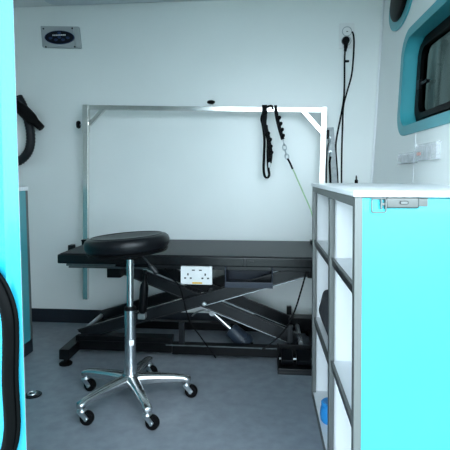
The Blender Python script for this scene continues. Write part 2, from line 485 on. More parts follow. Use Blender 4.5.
# ------------------------------------------------------------------ grooming table
TX0, TX1, TY0, TY1, TZ = -.997, .33, 2.08, 2.605, .520
SB = TZ - .049
gt = thing('grooming_table', ((TX0 + TX1) / 2, 2.33, 0), 'long black scissor lift grooming table against the back wall', 'table')
mb = MB(); mb.box(TX0, TX1, TY0, TY1, SB, TZ - .004, .006, 3); ttop = mb.build('tabletop', M_slab, gt)
mb = MB(); mb.box(TX0 + .010, TX1 - .010, TY0 + .010, TY1 - .010, TZ - .006, TZ, .003); mb.build('rubber_mat', M_top, ttop)
mb = MB(); p = U(246, 259, TY0); mb.box(p.x - .012, p.x + .004, TY0 - .003, TY0 + .004, SB + .004, TZ - .010, .002); mb.box(p.x + .016, p.x + .035, TY0 - .0025, TY0 + .004, SB + .024, SB + .03, .001); mb.build('edge_joint', M_gblack, ttop)
# under frame
UX = U(74, 268, 2.125).x
mb = MB()
for yy in (2.125, 2.53): mb.box(UX, .30, yy, yy + .03, SB - .026, SB, .003)
mb.box(UX, UX + .035, 2.15, 2.53, SB - .026, SB, .003); mb.box(.26, .295, 2.15, 2.53, SB - .026, SB, .003)
mb.build('upper_frame', M_gblack, gt)
mb = MB(); mb.box(TX0 + .04, -.72, 2.09, 2.115, SB - .012, SB, .002); mb.bar((TX0 + .05, 2.10, SB - .018), (-.56, 2.10, SB - .018), .014, .008); mb.build('slide_rail', M_rail, gt)
# base
BXL, BXM, BZT = U(76, 345, 2.15).x, U(172, 345, 2.15).x, U(120, 336.5, 2.15).z
mb = MB(); mb.box(BXM, .30, 2.15, 2.20, .022, .069, .003); mb.box(BXL, .30, 2.50, 2.54, .022, .065, .003)
for xx in (BXL - .03, .235): mb.box(xx, xx + .05, 2.025, 2.56, .028, .076, .003)
mb.build('base_frame', M_black, gt)
mb = MB(); mb.box(BXL, BXM, 2.145, 2.21, .030, BZT, .004); mb.box(BXL + .02, BXM - .02, 2.142, 2.15, .074, .078, .001); mb.build('drive_housing', M_black, gt)
mb = MB(); mb.box(BXM - .03, .235, 2.143, 2.153, .066, .071, .001); mb.build('base_edge_strip', M_rail, gt)
for xx in (BXL - .005, .26):
    for yy in (2.045, 2.545):
        mb = MB(); mb.lathe([(0, 0), (.030, 0), (.031, .006), (.024, .012), (.009, .015), (.009, .045), (0, .045)], (xx, yy, 0), seg=24); mb.build('levelling_foot', M_rubber, gt)
def post(px, y, z1, z0=.05, w=.026):
    x = px; mb = MB(); mb.box(x - w / 2, x + w / 2, y - .012, y + .012, z0, z1, .002); return mb.build('stop_post', M_gblack, gt)
post(U(181.8, 330, 2.165).x, 2.165, U(181.8, 322, 2.165).z)
post(U(290, 330, 2.165).x, 2.165, U(290, 325, 2.165).z)
post(U(289, 312, 2.52).x, 2.52, U(289, 306, 2.52).z)
# scissor arms
Y1, Y2 = 2.185, 2.215
B0, B1 = U(80, 334, Y1), U(318, 266.5, Y1)
A0, A1 = U(112, 263, Y2), U(300, 340, Y2)
def arm(p, q, y):
    p = Vector((p.x, y, p.z)); q = Vector((q.x, y, q.z))
    mb = MB(); mb.bar(p, q, .022, .056, .004)
    d = (q - p).normalized(); u = Vector((-d.z, 0, d.x))
    if u.z < 0: u = -u
    for s in (-1, 1): mb.bar(p + u * (.026 * s) + Vector((0, -.012, 0)), q + u * (.026 * s) + Vector((0, -.012, 0)), .006, .005, .001)
    o = mb.build('scissor_arm', M_gblack, gt)
    c = p.lerp(q, .53); e = MB(); e.bar(c - u * .030 + Vector((0, -.010, 0)), q - u * .030 + Vector((0, -.010, 0)), .008, .0045, .001) if (q - p).x > 0 else None
    e.build('arm_highlight', M_highlight, o)['label'] = 'pale strip painted as a lower edge highlight'; return o  # light strip stands in for the highlight on the arm's lower edge
arm(B0, B1, Y1); arm(A0, A1, Y2); arm(B0, B1, 2.49); arm(A0, A1, 2.455)
for p in (B0, B1, A0, A1):
    mb = MB(); mb.cyl((p.x, 2.17, p.z), (p.x, 2.50, p.z), .012, seg=16); mb.build('cross_rod', M_zinc, gt)
pv = U(204.6, 303, Y1)
mb = MB(); mb.cyl((pv.x, Y1 - .02, pv.z), (pv.x, 2.5, pv.z), .009, seg=16); mb.lathe([(0, 0), (.010, 0), (.012, -.004), (.008, -.009), (0, -.010)], (pv.x, Y1 - .012, pv.z), (0, 1, 0), 16); mb.build('pivot_bolt', M_zinc, gt)
# rear arm brackets
mb = MB(); mb.box(.13, .30, 2.42, 2.50, .065, .13, .004); mb.build('roller_bracket', M_black, gt)
for bx_ in ((-.60, -.44, 2.30, 2.42, SB - .06, SB), (-.77, -.70, 2.13, 2.20, SB - .075, SB - .02), (.2, .28, 2.14, 2.2, SB - .06, SB - .02)):
    mb = MB(); mb.box(*bx_, .004); mb.build('arm_bracket', M_black, gt)
# lift actuator
a0, a1, a2 = U(212.5, 312, 2.30), U(232, 330, 2.28), U(247, 344.5, 2.26)
act = MB(); act.cyl(a1 - (a2 - a1) * .1, a2, .036, .046, 28, .008); act.cyl(a2 - (a2 - a1) * .25, a2 + (a2 - a1) * .1, .050, .042, 24, .006); act = act.build('actuator', M_motor, gt)
mb = MB(); mb.cyl(a0, a1, .0125, seg=18); mb.cyl(a0 + Vector((0, -.02, 0)), a0 + Vector((0, .02, 0)), .016, seg=16); mb.build('actuator_rod', M_chrome, act)
mb = MB(); mb.tube([U(192, 316, 2.28), U(197, 312, 2.27), U(204, 310, 2.26), U(212, 312, 2.26)], .004, 8); mb.build('actuator_lead', M_zinc, act)
mb = MB(); mb.bar(a2 + (a2 - a1) * .05, (a2.x + .03, 2.26, .05), .02, .02); mb.build('actuator_mount', M_black, act)
# gas spring
s0, s1 = U(142, 317, 2.15), U(145.5, 270, 2.15)
mb = MB(); d = s1 - s0; L = d.length
gs = MB(); gs.lathe([(0, .02), (.012, .02), (.020, .035), (.021, .05), (.021, L * .62), (.018, L * .70), (.010, L * .76), (.009, L * .82), (.012, L * .84), (.012, L * .9), (.007, L * .92), (.007, L), (0, L)], s0, d, 24); gs = gs.build('gas_spring', M_black, gt)
mb = MB(); mb.box(s0.x - .018, s0.x + .018, 2.135, 2.175, s0.z - .008, s0.z + .018, .003); mb.build('spring_foot', M_zinc, gs)
# power sockets
xa, xb = U(180.6, 275, 2.09).x, U(212.3, 275, 2.09).x
za, zb = U(196, 284.6, 2.09).z, U(196, 266.2, 2.09).z
mb = MB(); mb.box(xa + .01, xb - .01, 2.10, 2.16, za + .008, SB, .003); bxp = mb.build('socket_box', M_black, gt)
def socket_holes(cx, cz, y, par, s=1):
    mb = MB(); mb.box(cx - .003 * s, cx + .003 * s, y - .001, y + .002, cz + .006 * s, cz + .015 * s, 0)
    for k in (-1, 1): mb.box(cx + k * .0115 * s - .004 * s, cx + k * .0115 * s + .004 * s, y - .001, y + .002, cz - .008 * s, cz - .002 * s, 0)
    return mb.build('pin_holes', M_dark, par)
so = MB().box(xa, xb, 2.088, 2.10, za, zb, .004).build('power_socket', M_plast, gt); so['label'] = 'white double power socket plate'
mz = (za + zb) / 2 - .004; w = xb - xa
socket_holes(xa + w * .235, mz - .003, 2.0878, so, 1.15); socket_holes(xb - w * .22, mz - .003, 2.0878, so, 1.15)
for k in (.36, .58):
    mb = MB(); mb.box(xa + w * k, xa + w * k + .014, 2.0855, 2.089, zb - .021, zb - .016, .001); mb.build('switch', M_dark, so)
mb = MB(); mb.box(xa + w * .40, xa + w * .62, 2.083, 2.089, mz - .012, mz + .014, .003); mb.build('rocker', M_plast, so)
mb = MB(); mb.box(xa + w * .37, xa + w * .68, 2.0866, 2.089, za + .005, za + .012, 0); mb.build('yellow_strip', M_yel, so)
# open tray
t0, t1 = U(224.8, 287.5, 2.10), U(273, 269, 2.10)
mb = MB(); tx0, tx1, tz0, tz1 = t0.x, t1.x, t0.z, SB
mb.box(tx0, tx0 + .006, 2.10, 2.26, tz0, tz1, .002); mb.box(tx1 - .006, tx1, 2.10, 2.26, tz0, tz1, .002)
mb.box(tx0, tx1, 2.10, 2.26, tz0, tz0 + .006, .002); mb.box(tx0, tx1, 2.254, 2.26, tz0, tz1, .002); mb.box(tx0, tx1, 2.096, 2.102, tz0, tz0 + .028, .002)
mb.build('open_tray', M_tray, gt)

# frame over the table
YF = 2.50
pl0, pl1 = U(86.2, 105, YF), U(86.0, 299, YF)
pr0, pr1 = U(324.2, 107.2, YF), U(321.5, 190, YF); pr1 = Vector((pr0.x + (pr1.x - pr0.x) * (pr0.z - .30) / (pr0.z - pr1.z), YF, .30))
tw = .031
bl, brr = U(89, 107.6, YF), U(321.5, 110.3, YF)
mb = MB(); mb.bar(bl, brr, tw * .82, tw * .82, .002, up=(0, 0, 1)); gf = mb.build('overhead_frame', M_steel, gt); gf['label'] = 'square steel tube overhead frame'
mb = MB(); mb.bar(pl1, pl0, tw * .88, tw * .88, .002, up=(0, 1, 0)); mb.bar(pl0 + (pl1 - pl0) * .14, pl0, tw * 1.08, tw * 1.08, .002, up=(0, 1, 0)); mb.build('upright', M_steel, gf)
mb = MB(); mb.bar(pr1, pr0, tw * .92, tw * .92, .002, up=(0, 1, 0)); mb.build('upright', M_steel, gf)
mb = MB(); mb.bar(U(89, 125, YF), U(104.5, 108, YF), .023, .022, .002, up=(0, 1, 0)); mb.build('corner_brace', M_steel, gf)
mb = MB(); mb.bar(U(303, 111, YF), U(323, 133.5, YF), .025, .024, .002, up=(0, 1, 0)); mb.build('corner_brace', M_steel, gf)
def knob(p, ax):
    ax = Vector(ax); mb = MB(); mb.lathe([(0, .022), (.012, .022), (.0215, .027), (.023, .033), (.020, .039), (.008, .043), (0, .043)], p, ax, 20); k = mb.build('knob', M_rubber, gf)
    mb = MB(); mb.cyl(p, Vector(p) + ax * .025, .0045, seg=12); mb.build('knob_stem', M_zinc, gf)
knob(U(84, 124.6, YF), (-1, 0, 0)); knob(U(211, 108, YF), (0, 0, 1))
x = pl0.x
mb = MB(); mb.box(x - .025, TX0 + .02, YF - .03, YF + .022, TZ, TZ + .008, .003); ck = U(71.5, 250, 2.25); mb.box(ck.x - .012, ck.x + .014, 2.23, 2.27, TZ - .02, ck.z + .028, .004); mb.bar((ck.x, 2.25, SB - .01), (x, YF, SB - .01), .02, .012); mb.box(x - .02, TX0 + .04, YF - .03, YF + .02, SB - .02, SB, .002); mb.box(x - .02, TX0, YF - .03, YF + .02, SB - .02, TZ + .01, .002); mb.build('clamp', M_black, gf)
x = pr1.x + .004
mb = MB(); mb.box(x - .05, x + .03, YF - .03, YF + .022, TZ, TZ + .02, .003); mb.box(TX1 + .0005, x + .03, YF - .03, YF + .022, SB - .02, TZ + .01, .003); mb.build('clamp', M_black, gf)

# ------------------------------------------------------------------ straps hanging from the bar
yw = YF - tw * .45
l1 = thing('grooming_strap', U(265, 112, yw), 'black grooming strap looped over the steel bar with a hanging end loop', 'strap', None)
wb = .009
barz = U(266, 109, YF)
mb = MB()
def wrap(cx, w):
    h = tw * .46
    pts = []
    for k in range(16):
        a = 2 * math.pi * k / 16
        pts.append(Vector((cx, YF + (h + .004) * max(-1, min(1, 1.35 * math.cos(a))), barz.z + (h + .004) * max(-1, min(1, 1.35 * math.sin(a))))))
    return pts
mb.tube(wrap(U(264.5, 110, YF).x, .02), .1, smooth=2, closed=True, flat=(.028, .005, (1, 0, 0)))
mb.tube([U(x, y, yy) for x, y, yy in ((264, 109, yw - .006), (266.5, 107, yw - .012), (269.5, 106, yw - .006), (272, 106.2, yw), (272.8, 109, yw - .006))], .1, smooth=6, flat=(.014, .007, (.3, 1, .4)))
mb.build('bar_loop', M_strap, l1)
mb = MB()
mb.tube([U(x, y, yw - .008) for x, y in ((263.5, 112), (261.5, 119), (263, 126), (264.5, 140), (264, 158), (263.6, 168), (264.6, 175.5), (267, 177.8), (269.2, 175), (268.4, 168), (267.6, 155), (267.6, 140), (266.5, 125))], .1, smooth=8, flat=(.013, .007, (.6, .7, 0)))
mb.tube([U(x, y, yw - .012) for x, y in ((264.5, 108), (265, 116), (264.5, 124), (267, 133), (269, 143), (270.5, 153), (269.5, 163))], .1, smooth=8, flat=(.022, .008, (1, .3, 0)))
mb.build('webbing', M_strap, l1)
for (x, y) in ((265.5, 113), (268, 134), (270, 140), (270.6, 147), (271.3, 153), (269.8, 160)):
    p = U(x, y, yw - .016); mb = MB(); mb.tube([p + Vector((.009 * math.cos(t) - .003, -.004, .007 * math.sin(t) + .004 * math.cos(t))) for t in [2 * math.pi * k / 10 for k in range(10)]], .0062, 8, closed=True, smooth=2); mb.build('slider', M_rubber, l1)
p = U(269.3, 162, yw - .016); mb = MB(); mb.cyl(p, p + Vector((0, 0, -.03)), .006, seg=12); mb.build('snap_hook', M_zinc, l1)

l2 = thing('grooming_tether', U(277, 112, yw), 'black tether with steel clip and green cord slanting down to the counter', 'strap', None)
mb = MB(); mb.tube([U(x, y, yy) for x, y, yy in ((276.2, 111, yw - .004), (275.5, 106.5, yw), (275.6, 105.6, YF), (275.8, 108, YF + tw * .5))], .1, smooth=6, flat=(.016, .004, (1, 0, 0)))
mb.tube([U(x, y, yw - .006) for x, y in ((275.8, 110), (277.5, 120), (280, 130), (282.8, 139.5))], .1, smooth=8, flat=(.019, .007, (1, .2, .2))); mb.build('webbing', M_strap, l2)
for (x, y) in ((279.6, 118), (281, 124), (282.4, 130), (283.4, 136)):
    p = U(x, y, yw - .010); mb = MB(); mb.tube([p + Vector((.006 * math.cos(t) - .003, -.002, .006 * math.sin(t) + .004 * math.cos(t))) for t in [2 * math.pi * k / 8 for k in range(8)]], .0058, 8, closed=True, smooth=2); mb.build('slider', M_rubber, l2)
ch = [U(x, y, yw - .006) for x, y in ((283.2, 140), (284, 145), (285, 150), (286.4, 154.5), (287.3, 158.5))]
mb = MB()
for i, (a, b) in enumerate(zip(ch, ch[1:])):
    m = (a + b) / 2; d = (b - a); s = Vector((d.z, 0, -d.x)).normalized() if i % 2 else Vector((.3 * d.z, .9, 0)).normalized() * 1
    wv = s * .009
    mb.tube([m - d * .62, m - d * .3 + wv, m + d * .3 + wv, m + d * .62, m + d * .3 - wv, m - d * .3 - wv], .0030, 8, closed=True, smooth=4)
mb.build('clip_chain', M_zinc, l2)
mb = MB(); mb.tube([U(287.5, 158.5, yw - .006), U(290, 163, yw - .006), U(292.6, 169, yw - .006)], .0055, 10, smooth=4); mb.build('cord_sleeve', M_rubber, l2)
mb = MB(); g1 = U(292.4, 168, yw - .006); g2 = U(312, 214, 2.44); g3 = Vector((.285, 2.42, TZ + .004))
mb.tube([g1, (g1 + g2) / 2 + Vector((.003, 0, -.004)), g2, g3], .0035, 8, smooth=8); mb.build('cord', M_green, l2)

# ------------------------------------------------------------------ stool
SX, SY = -.532, 1.735
st = thing('rolling_stool', (SX, SY, 0), 'round black seat stool on a chrome five leg base with castors', 'stool')
sc = U(127, 238.5, SY)
tl = Matrix.Translation(Vector((sc.x, SY, 0))) @ Matrix.Rotation(R(-4.2), 4, 'Y') @ Matrix.Rotation(R(-1), 4, 'X')
zt = sc.z + .005
prof = [(0, -.058), (.10, -.058), (.148, -.055), (.164, -.046), (.1735, -.030), (.1745, -.016), (.170, -.003), (.160, .004), (.145, .0065), (.10, .002), (.05, -.002), (0, -.003)]
prof = [(r * .955, h) for r, h in prof]
b = MB(); b.lathe(prof, (0, 0, 0), seg=64); b.bm.transform(Matrix.Translation((0, 0, zt)) @ tl)
seat = b.build('seat', M_vinyl, st, sharp=70)
b = MB(); b.lathe([(.143, -.054), (.155, -.049), (.159, -.052), (.153, -.060), (.143, -.062), (0, -.062)], (0, 0, 0), seg=64); b.bm.transform(Matrix.Translation((0, 0, zt)) @ tl); b.build('seat_pan', M_rubber, seat)
b = MB(); b.lathe([(.141, .0062), (.139, .0085), (.136, .0066)], (0, 0, 0), seg=64); b.bm.transform(Matrix.Translation((0, 0, zt)) @ tl); b.build('seat_seam', M_vinyl, seat)
mb = MB(); mb.lathe([(0, zt - .085), (.022, zt - .085), (.036, zt - .075), (.06, zt - .062), (.06, zt - .052), (0, zt - .052)], (SX, SY, 0), seg=28); mb.build('seat_mount', M_rubber, st)
mb = MB(); mb.cyl((SX, SY, .35), (SX, SY, zt - .07), .0135, seg=28); mb.build('piston', M_chrome, st)
zs = U(128, 309, SY).z
mb = MB(); mb.lathe([(0, .075), (.030, .075), (.028, .10), (.0235, .16), (.0225, .2), (.0225, zs), (0, zs)], (SX, SY, 0), seg=32); mb.build('column', M_chrome, st)
mb = MB(); mb.lathe([(0, zs - .002), (.0235, zs - .002), (.024, zs + .004), (.022, zs + .010), (.015, zs + .012), (0, zs + .012)], (SX, SY, 0), seg=32); mb.build('collar', M_rubber, st)
stz = U(133, 341, SY).z
b = bmesh.new(); vs = []
for k in range(7):
    a = R(-85 + 8 * k); vs.append((b.verts.new((SX + .0230 * math.cos(a), SY + .0230 * math.sin(a), stz - .011)), b.verts.new((SX + .0230 * math.cos(a), SY + .0230 * math.sin(a), stz + .010))))
for A, B in zip(vs, vs[1:]): b.faces.new((A[0], B[0], B[1], A[1]))
mb = MB(); mb._merge(b); mb.build('sticker', M_sticker, st)
# seat lever
v0, v1, v2 = U(136, 250, SY), U(146, 260, SY - .02), U(157, 273.5, SY - .03)
mb = MB(); mb.tube([v0, v1, v1 + (v2 - v1) * .4], .0035, 8, smooth=4); mb.tube([v1 + (v2 - v1) * .25, v1 + (v2 - v1) * .6, v2], [.004, .009, .0095, .007], 10, smooth=6); mb.build('lever', M_lever, st)
# hub and legs
mb = MB(); mb.lathe([(0, .062), (.026, .062), (.036, .072), (.037, .10), (.030, .112), (0, .114)], (SX, SY, 0), seg=32); mb.build('hub', M_chrome, st)
RL = .222
swiv = [-5, -25, -15, 0, -10]
for i in range(5):
    a = R((13, 86, 162, 236, 302)[i]); d = Vector((math.cos(a), math.sin(a), 0)); s = Vector((-d.y, d.x, 0))
    b = bmesh.new(); rings = []
    for t, w, zt_, zb_ in ((.02, .021, .108, .066), (.06, .0195, .107, .070), (.11, .017, .103, .072), (.17, .0145, .096, .070), (.21, .0135, .090, .068), (RL, .0150, .086, .062), (RL + .012, .0135, .083, .062), (RL + .017, .008, .080, .064)):
        ring = []
        for (k1, k2) in ((1, .0), (.92, .55), (.55, 1), (-.55, 1), (-.92, .55), (-1, 0), (-.8, -1), (.8, -1)):
            zz = (zt_ + zb_) / 2 + k2 * (zt_ - zb_) / 2
            ring.append(b.verts.new(Vector((SX, SY, zz)) + d * t + s * (w * 1.15 * k1)))
        rings.append(ring)
    for A, B in zip(rings, rings[1:]):
        for k in range(8): b.faces.new((A[k], A[(k + 1) % 8], B[(k + 1) % 8], B[k]))
    b.faces.new(rings[0]); b.faces.new(rings[-1]); bmesh.ops.recalc_face_normals(b, faces=b.faces[:])
    mb = MB(); mb._merge(b); leg = mb.build('leg', M_chrome, st, sharp=50)
    # caster: fork with stem, wheel as its sub-part
    c = Vector((SX, SY, 0)) + d * RL
    sw = R(swiv[i]); e = Vector((math.cos(sw), math.sin(sw), 0)) * .020; ax = Vector((-math.sin(sw), math.cos(sw), 0))
    wz = .0255; wc = c + e + Vector((0, 0, wz)); wc = Vector((wc.x, wc.y, wz))
    mb = MB(); mb.cyl(c + Vector((0, 0, .050)), c + Vector((0, 0, .068)), .0075, seg=16); mb.lathe([(0, .046), (.016, .046), (.017, .051), (.013, .057), (0, .058)], c, seg=20)
    for sg in (-1, 1):
        o_ = ax * (.0125 * sg)
        top = c + Vector((0, 0, .05)) + o_; bot = wc + o_
        fl = [top + e.normalized() * -.013, top + e.normalized() * .013, bot + e.normalized() * .011 + Vector((0, 0, .004)), bot + Vector((0, 0, -.007)), bot + e.normalized() * -.009]
        b = bmesh.new(); A = [b.verts.new(p) for p in fl]; B = [b.verts.new(p + ax * (.0025 * sg)) for p in fl]
        b.faces.new(A); b.faces.new(B[::-1])
        for k in range(5): b.faces.new((A[k], A[(k + 1) % 5], B[(k + 1) % 5], B[k]))
        bmesh.ops.recalc_face_normals(b, faces=b.faces[:]); mb._merge(b)
    mb.cyl(wc - ax * .018, wc + ax * .018, .0055, seg=12)
    cs = mb.build('caster', M_zinc, st)
    mb = MB(); mb.lathe([(.007, -.010), (.018, -.011), (.0235, -.010), (.0255, -.006), (.0255, .006), (.0235, .010), (.018, .011), (.007, .010)], wc, ax, 32); mb.build('wheel', M_rubber, cs)

# ------------------------------------------------------------------ foot pedal
fx0, fx1 = U(277.5, 372, 2.035).x, .225
fpd = thing('foot_pedal', ((fx0 + fx1) / 2, 2.08, 0), 'black metal foot pedal on the floor in front of the table base', 'pedal')
mb = MB(); mb.box(fx0, fx1, 2.02, 2.14, 0, .012, .002); mb.box(fx0 + .003, fx1, 2.022, 2.03, .010, .026, .002); mb.build('base_plate', M_gblack, fpd)
mb = MB(); mb.box(fx0, fx0 + .008, 2.04, 2.14, .01, .098, .003); mb.box(fx0, fx1, 2.132, 2.14, .01, .095, .003); mb.build('guard', M_black, fpd)
m = Matrix.Translation((0, 2.09, .055)) @ Matrix.Rotation(R(18), 4, 'X')
mb = MB(); mb.box(fx0 + .018, (fx0 + fx1) / 2 - .012, -.04, .04, -.012, .012, .004, 2, m); mb.build('treadle', M_gblack, fpd)
mb = MB(); mb.box((fx0 + fx1) / 2 + .004, fx1 - .012, -.04, .04, -.012, .012, .004, 2, m); mb.build('treadle', M_gblack, fpd)
mb = MB(); mb.cyl((fx0 + .004, 2.09, .045), (fx1 - .002, 2.09, .045), .005, seg=12); mb.build('pivot_rod', M_zinc, fpd)

# ------------------------------------------------------------------ loose cords under the table
mb = MB(); mb.tube([U(x, y, yy) for x, y, yy in ((310, 262, 2.20), (307, 270, 2.165), (301, 291, 2.155), (295, 310, 2.145), (287, 327, 2.14), (275, 340, 2.14), (262, 350, 2.135))], .0042, 8, smooth=8)
mb.build('power_cord', M_rubber, gt)
mb = MB(); mb.tube([U(x, y, yy) for x, y, yy in ((165, 268, 2.12), (172, 278, 2.13), (180, 288, 2.155), (186, 310, 2.155), (191, 324, 2.15), (200, 336, 2.14), (210, 350, 2.13), (216, 358, 2.12))], .0032, 8, smooth=8)
mb.build('power_cord', M_rubber, gt)

# ------------------------------------------------------------------ floor ring
fr = F(33.2, 395, 0)
fa = thing('floor_tie_ring', (fr.x, fr.y, 0), 'round recessed metal tie ring in the floor near the door edge', 'ring')
mb = MB(); mb.lathe([(0, .0), (.034, .0), (.034, .002), (.030, .0045), (.026, .0035), (0, .003)], fr, seg=32); mb.build('plate', M_gblack, fa)
mb = MB(); mb.tube([fr + Vector((.016 * math.cos(t) - .004, .016 * math.sin(t), .007)) for t in [2 * math.pi * k / 12 for k in range(12)]], .0035, 8, closed=True, smooth=2); mb.build('ring', M_zinc, fa)
mb = MB(); mb.box(fr.x - .004, fr.x + .018, fr.y - .006, fr.y + .006, .002, .012, .002); mb.build('hinge', M_zinc, fa)

# ------------------------------------------------------------------ right cabinet
cb = F(312.7, 395.5, 0)                      # back left foot of the cabinet
KX = .1905; KY1 = cb.y
KY0 = .978
wt = U(352.7, 190.7, KY0 - .004).z           # worktop top
KT = wt - .0135
kc = thing('shelf_cabinet', (KX + .2, (KY0 + KY1) / 2, 0), 'cabinet with turquoise end panel, aluminium edges and open white shelves', 'cabinet')
KXR = WX(.0) - .014
pw = .0165
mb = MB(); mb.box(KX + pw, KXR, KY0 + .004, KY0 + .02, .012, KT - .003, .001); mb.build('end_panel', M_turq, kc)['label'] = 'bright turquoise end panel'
mid = U(327, 300, 1.31); KM0, KM1 = 1.345, 1.4
mb = MB()
mb.box(KX + .003, KXR, KY0 + .02, KY0 + .026, .02, KT - .003, 0)
mb.box(KX + .014, KXR, KM0 + .012, KM0 + .028, .03, KT - .003, .001)
mb.box(KX + .014, KXR, KY1 - .014, KY1 - .002, .02, KT - .003, .001)
mb.box(KXR - .012, KXR, KY0 + .03, KY1 - .014, .02, KT - .003, 0)
mb.box(KX + .004, KXR, KY0 + .02, KY1, .012, .028, .001)
mb.build('carcass', M_lam, kc)
mb = MB(); mb.box(KX, KX + .0165, KY0, KY0 + .024, 0, KT, .0015); mb.build('corner_post', M_alu, kc)
mb = MB(); mb.box(KX, KX + .0145, KM0, KM0 + .03, .024, KT - .022, .0015); mb.build('upright', M_alu, kc)
mb = MB(); mb.box(KX, KX + .0145, KY1 - .03, KY1, 0, KT, .0015); mb.build('corner_post', M_alu, kc)
mb = MB(); mb.box(KX + .001, KX + .0145, KY0 + .024, KY1 - .03, KT - .022, KT, .0015); mb.build('top_rail', M_alu, kc)
mb = MB(); mb.box(KX + .001, KX + .0145, KY0 + .024, KY1 - .03, 0, .024, .0015); mb.build('bottom_rail', M_alu, kc)
def shelf(y0, y1, z):
    mb = MB(); mb.box(KX + .010, KXR - .012, y0, y1, z - .014, z, .001); s_ = mb.build('shelf', M_lam, kc)
    mb = MB(); mb.box(KX + .006, KX + .010, y0, y1, z - .020, z + .001, .0005); mb.build('shelf_edge', M_gblack, s_)
    mb = MB(); mb.box(KX + .004, KX + .012, y0, y1, z - .001, z + .004, .0005); mb.build('shelf_trim', M_alu, s_)
za = U(334, 259, KM0).z; zb2 = U(334, 362, KM0).z
shelf(KY0 + .026, KM0 + .012, za); shelf(KY0 + .026, KM0 + .012, zb2)
zr1 = U(318, 241, KY1 - .03).z; zr2 = U(318, 318.5, KY1 - .03).z
shelf(KM0 + .028, KY1 - .014, zr1); shelf(KM0 + .028, KY1 - .014, zr2)
wk = MB().box(KX - .004, WX(wt) - .002, KY0 - .006, KY1 + .006, KT, wt, .003, 3).build('worktop', M_lam)
tag(wk, 'white worktop slab on the open shelf cabinet at the right', 'worktop')
# toggle latch on the end panel
yl = KY0 + .004
def L(px, py, y=yl): return U(px, py, y)
tla = MB(); p0, p1 = L(385, 208.2), L(418, 197.5)
tla.box(p0.x, p1.x, yl - .010, yl, p0.z, p1.z, .004, 3)
p2, p3 = L(412, 206.5), L(427.5, 198.5); tla.box(p2.x, p3.x, yl - .004, yl, p2.z, p3.z, .001)
latch = tla.build('toggle_latch', M_lchrome, kc); latch['label'] = 'polished steel toggle latch'
mb = MB(); c = [L(372, 199, yl - .006), L(372, 212, yl - .006), L(386, 212.5, yl - .006), L(387, 209, yl - .006), L(387, 200, yl - .006), L(386, 198.6, yl - .006)]
mb.tube([L(386, 198.8, yl - .006), L(374, 198.8, yl - .006), L(372.0, 200.3, yl - .006), L(371.8, 210.6, yl - .006), L(373.6, 212.4, yl - .006), L(384.6, 212.2, yl - .006), L(386, 210, yl - .006), L(386, 205, yl - .006)], .0016, 8, smooth=3); mb.build('latch_ring', M_alu, latch)
mb = MB(); q0, q1 = L(379.5, 209, yl), L(385.5, 199, yl)
for k in (0, .75): mb.box(q0.x + k * (q1.x - q0.x), q0.x + (k + .25) * (q1.x - q0.x), yl - .012, yl, q0.z, q1.z, .001)
mb.box(q0.x, q1.x, yl - .008, yl, (q0.z + q1.z) / 2 - .003, (q0.z + q1.z) / 2 + .003, .001); mb.build('latch_hinge', M_alu, latch)
mb = MB(); r0, r1 = L(399.5, 204.5, yl - .010), L(408.5, 200.8, yl - .010); mb.prism(rrect(r0.x, r1.x, r0.z, r1.z, .0035, 5), back, yl - .0112, yl - .009); mb.build('latch_slot', M_gblack, latch)
mb = MB(); r0, r1 = L(400.5, 203.8, yl - .010), L(407.5, 201.5, yl - .010); mb.prism(rrect(r0.x, r1.x, r0.z, r1.z, .002, 5), back, yl - .0125, yl - .0105); mb.build('latch_tab', M_alu, latch)

# things on the shelves
b = bmesh.new(); bmesh.ops.create_cube(b, size=1); bmesh.ops.subdivide_edges(b, edges=b.edges[:], cuts=5, use_grid_fill=True)
for v in b.verts:
    x, y, z = v.co
    bul = .5 - abs(z)
    nx = KX + .030 + (x + .5) * .22 - (.022 * bul * 2 if x < -.3 else 0) + (.016 if z < -.35 and x < 0 else 0)
    ny = 1.60 + y * .26 + .01 * math.sin(9 * z + 5 * x)
    nz = zr2 + .001 + (z + .5) * .135 + (.006 * math.sin(11 * y + 6 * x) + .004 if z > .4 else 0)
    v.co = (nx, ny, nz)
mb = MB(); mb._merge(b); tw_ = mb.build('folded_towel', M_cloth, sharp=80, subsurf=2)
tag(tw_, 'charcoal folded cloth on the lower far shelf of the white cabinet', 'cloth')
bx = Vector((KX + .042, 1.60, .028))
bc = thing('blue_tub', bx, 'rounded blue tub on the cabinet floor below the charcoal cloth', 'tub')
mb = MB(); mb.lathe([(0, 0), (.030, 0), (.035, .006), (.037, .025), (.035, .048), (.030, .058), (0, .058)], bx, seg=32); mb.build('tub_body', M_bluep, bc)
mb = MB(); mb.lathe([(.030, .0585), (.033, .060), (.033, .068), (.028, .072), (0, .072)], bx, seg=32); mb.build('lid', M_bluep, bc)

# small black bottle at the back of the worktop
sb = U(356.3, 183.5, KY1 - .02); sb.z = wt
bo = thing('dropper_bottle', sb, 'tiny black bottle with pointed cap at the back of the right worktop', 'bottle')
mb = MB(); mb.lathe([(0, 0), (.0062, 0), (.0066, .002), (.0066, .012), (.004, .015), (0, .015)], sb, seg=20); mb.build('bottle_body', M_rubber, bo)
mb = MB(); mb.lathe([(0, .0148), (.0034, .0148), (.0034, .023), (.0026, .030), (0, .031)], sb, seg=16); mb.build('cap', M_dark, bo)

